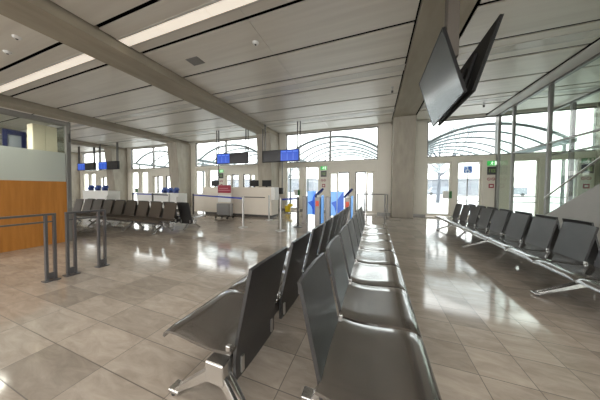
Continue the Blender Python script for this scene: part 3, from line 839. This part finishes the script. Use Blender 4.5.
# bare tree
def bare_tree(x, y, h, label, seed):
    rnd = random.Random(seed)
    t = thing('bare_tree', label, 'tree', (x, y, -.02))
    tr_ = MB(); br = MB()
    tr_.tube([(0, 0, 0), (.1, 0, h * .3), (.0, .1, h * .55)], .17, 8, r2=.1)
    def grow(p, d, l, r, lev):
        q = p + d * l
        br.tube([p, q], r, 5, r2=r * .6)
        if lev == 0: return
        for k in range(3):
            nd = (d + Vector((rnd.uniform(-.8, .8), rnd.uniform(-.8, .8), rnd.uniform(-.15, .6)))).normalized()
            grow(q, nd, l * rnd.uniform(.6, .85), r * .6, lev - 1)
    for k in range(6):
        a = k * PI / 3 + .3
        grow(Vector((.05, .05, h * rnd.uniform(.3, .55))), Vector((math.cos(a), math.sin(a), .7)).normalized(), h * .2, .15, 4)
    tr_.build('trunk', M['bark'], t); br.build('branches', M['bark'], t)
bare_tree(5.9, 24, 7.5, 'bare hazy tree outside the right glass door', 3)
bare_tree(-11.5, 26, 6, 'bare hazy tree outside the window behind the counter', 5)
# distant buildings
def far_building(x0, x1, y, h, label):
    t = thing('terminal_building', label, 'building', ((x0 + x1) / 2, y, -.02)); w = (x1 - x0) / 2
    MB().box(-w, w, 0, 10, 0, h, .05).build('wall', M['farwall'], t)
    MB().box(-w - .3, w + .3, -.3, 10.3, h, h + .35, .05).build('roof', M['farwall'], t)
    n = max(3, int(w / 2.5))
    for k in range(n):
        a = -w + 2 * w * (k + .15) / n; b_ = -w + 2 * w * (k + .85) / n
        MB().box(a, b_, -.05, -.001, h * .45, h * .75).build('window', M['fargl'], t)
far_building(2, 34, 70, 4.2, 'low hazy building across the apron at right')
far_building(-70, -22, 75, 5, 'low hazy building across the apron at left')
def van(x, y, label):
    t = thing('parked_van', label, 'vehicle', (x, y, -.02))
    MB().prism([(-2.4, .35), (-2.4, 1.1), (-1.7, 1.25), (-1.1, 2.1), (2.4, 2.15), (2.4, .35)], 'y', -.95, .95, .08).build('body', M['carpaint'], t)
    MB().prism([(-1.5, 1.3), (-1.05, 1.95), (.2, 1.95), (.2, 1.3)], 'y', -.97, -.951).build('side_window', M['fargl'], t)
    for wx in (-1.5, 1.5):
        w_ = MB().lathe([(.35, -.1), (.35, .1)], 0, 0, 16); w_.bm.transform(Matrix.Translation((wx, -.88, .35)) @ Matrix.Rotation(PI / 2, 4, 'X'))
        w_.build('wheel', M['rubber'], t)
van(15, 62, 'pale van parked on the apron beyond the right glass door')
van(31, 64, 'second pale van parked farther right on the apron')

# ------------------------------------------------------------------ camera
f, yaw, pitch, roll, h, sh = 204.25, .3528, -.0271, .0078, 1.265, -5.5
fwd = Vector((-math.sin(yaw), math.cos(yaw), 0)); right = Vector((math.cos(yaw), math.sin(yaw), 0)); up = Vector((0, 0, 1))
f2 = math.cos(pitch) * fwd + math.sin(pitch) * up; u2 = math.cos(pitch) * up - math.sin(pitch) * fwd
r3 = math.cos(roll) * right + math.sin(roll) * u2; u3 = math.cos(roll) * u2 - math.sin(roll) * right
cam = bpy.data.cameras.new('camera'); co = bpy.data.objects.new('camera', cam); COL.objects.link(co)
cam.sensor_width = 36; cam.sensor_fit = 'HORIZONTAL'; cam.lens = 36 * f / 600
cam.shift_y = sh / 600
cam.clip_start = .05; cam.clip_end = 500
mw = Matrix(((r3.x, u3.x, -f2.x, 0), (r3.y, u3.y, -f2.y, 0), (r3.z, u3.z, -f2.z, h), (0, 0, 0, 1)))
co.matrix_world = mw
scene.camera = co

# ------------------------------------------------------------------ light
w = bpy.data.worlds.new('overcast_sky'); scene.world = w; w.use_nodes = True
nt = w.node_tree; bg = nt.nodes['Background']
tc = nt.nodes.new('ShaderNodeTexCoord'); sp = nt.nodes.new('ShaderNodeSeparateXYZ'); rp = nt.nodes.new('ShaderNodeValToRGB')
nt.links.new(tc.outputs['Generated'], sp.inputs[0]); nt.links.new(sp.outputs['Z'], rp.inputs['Fac']); nt.links.new(rp.outputs['Color'], bg.inputs['Color'])
rp.color_ramp.elements[0].color = (1.0, 0.985, 0.96, 1); rp.color_ramp.elements[1].color = (0.93, 0.965, 1.0, 1)
bg.inputs['Strength'].default_value = 3.4
def area(name, loc, rot, sx, sy, e, col=(1, .93, .84)):
    l = bpy.data.lights.new(name, 'AREA'); l.shape = 'RECTANGLE'; l.size = sx; l.size_y = sy; l.energy = e; l.color = col
    o = bpy.data.objects.new(name, l); COL.objects.link(o); o.location = loc; o.rotation_euler = rot; return o
area('booth_lamp', (-6.9, 1.3, 2.62), (0, 0.15, 0), .3, .8, 26)
# unseen lamps added behind the viewer for fill, at the ceiling strip rhythm
for i in (1, 2, 3):
    xm = (CC[i + 1] + CC[i]) / 2
    pass
for i in (0, 1, 2):
    xm = (CC[i + 1] + CC[i]) / 2
    for y in (-3.3, -.2):
        area('rear_fill_strip', (xm, y, ZC - .02), (0, 0, 0), 6.0, .2, 55)
scene.view_settings.view_transform = 'Standard'
scene.view_settings.look = 'None'
scene.view_settings.exposure = 0.6
scene.cycles.max_bounces = 10; scene.cycles.diffuse_bounces = 5; scene.cycles.transparent_max_bounces = 16
scene.cycles.sample_clamp_indirect = 8
# one group phrase for every set of repeats
GROUPS = {'beam_bench': 'rows of airport seating', 'queue_barrier': 'grey barriers beside the booth', 'boarding_gate': 'boarding gates', 'gate_display': 'hanging gate displays',
          'check_in_counter': 'check-in counters', 'counter_monitor': 'monitors behind the counter', 'boarding_scanner': 'blue scanners on the distant counters',
          'exit_sign': 'exit signs on the pillars', 'gate_number_display': 'gate panels under the exit signs', 'prohibition_sign': 'red signs on the pillars',
          'door_opener_box': 'opener boxes on the doors', 'hanging_screen': 'pair of hanging screens', 'bare_tree': 'trees outside', 'terminal_building': 'buildings across the apron',
          'parked_van': 'vans on the apron', 'smoke_detector': 'ceiling detectors', 'sprinkler': 'ceiling sprinklers'}
for o in scene.objects:
    k_ = o.name.split('.')[0]
    if o.parent is None and 'category' in o and 'group' not in o and k_ in GROUPS:
        o['group'] = GROUPS[k_]
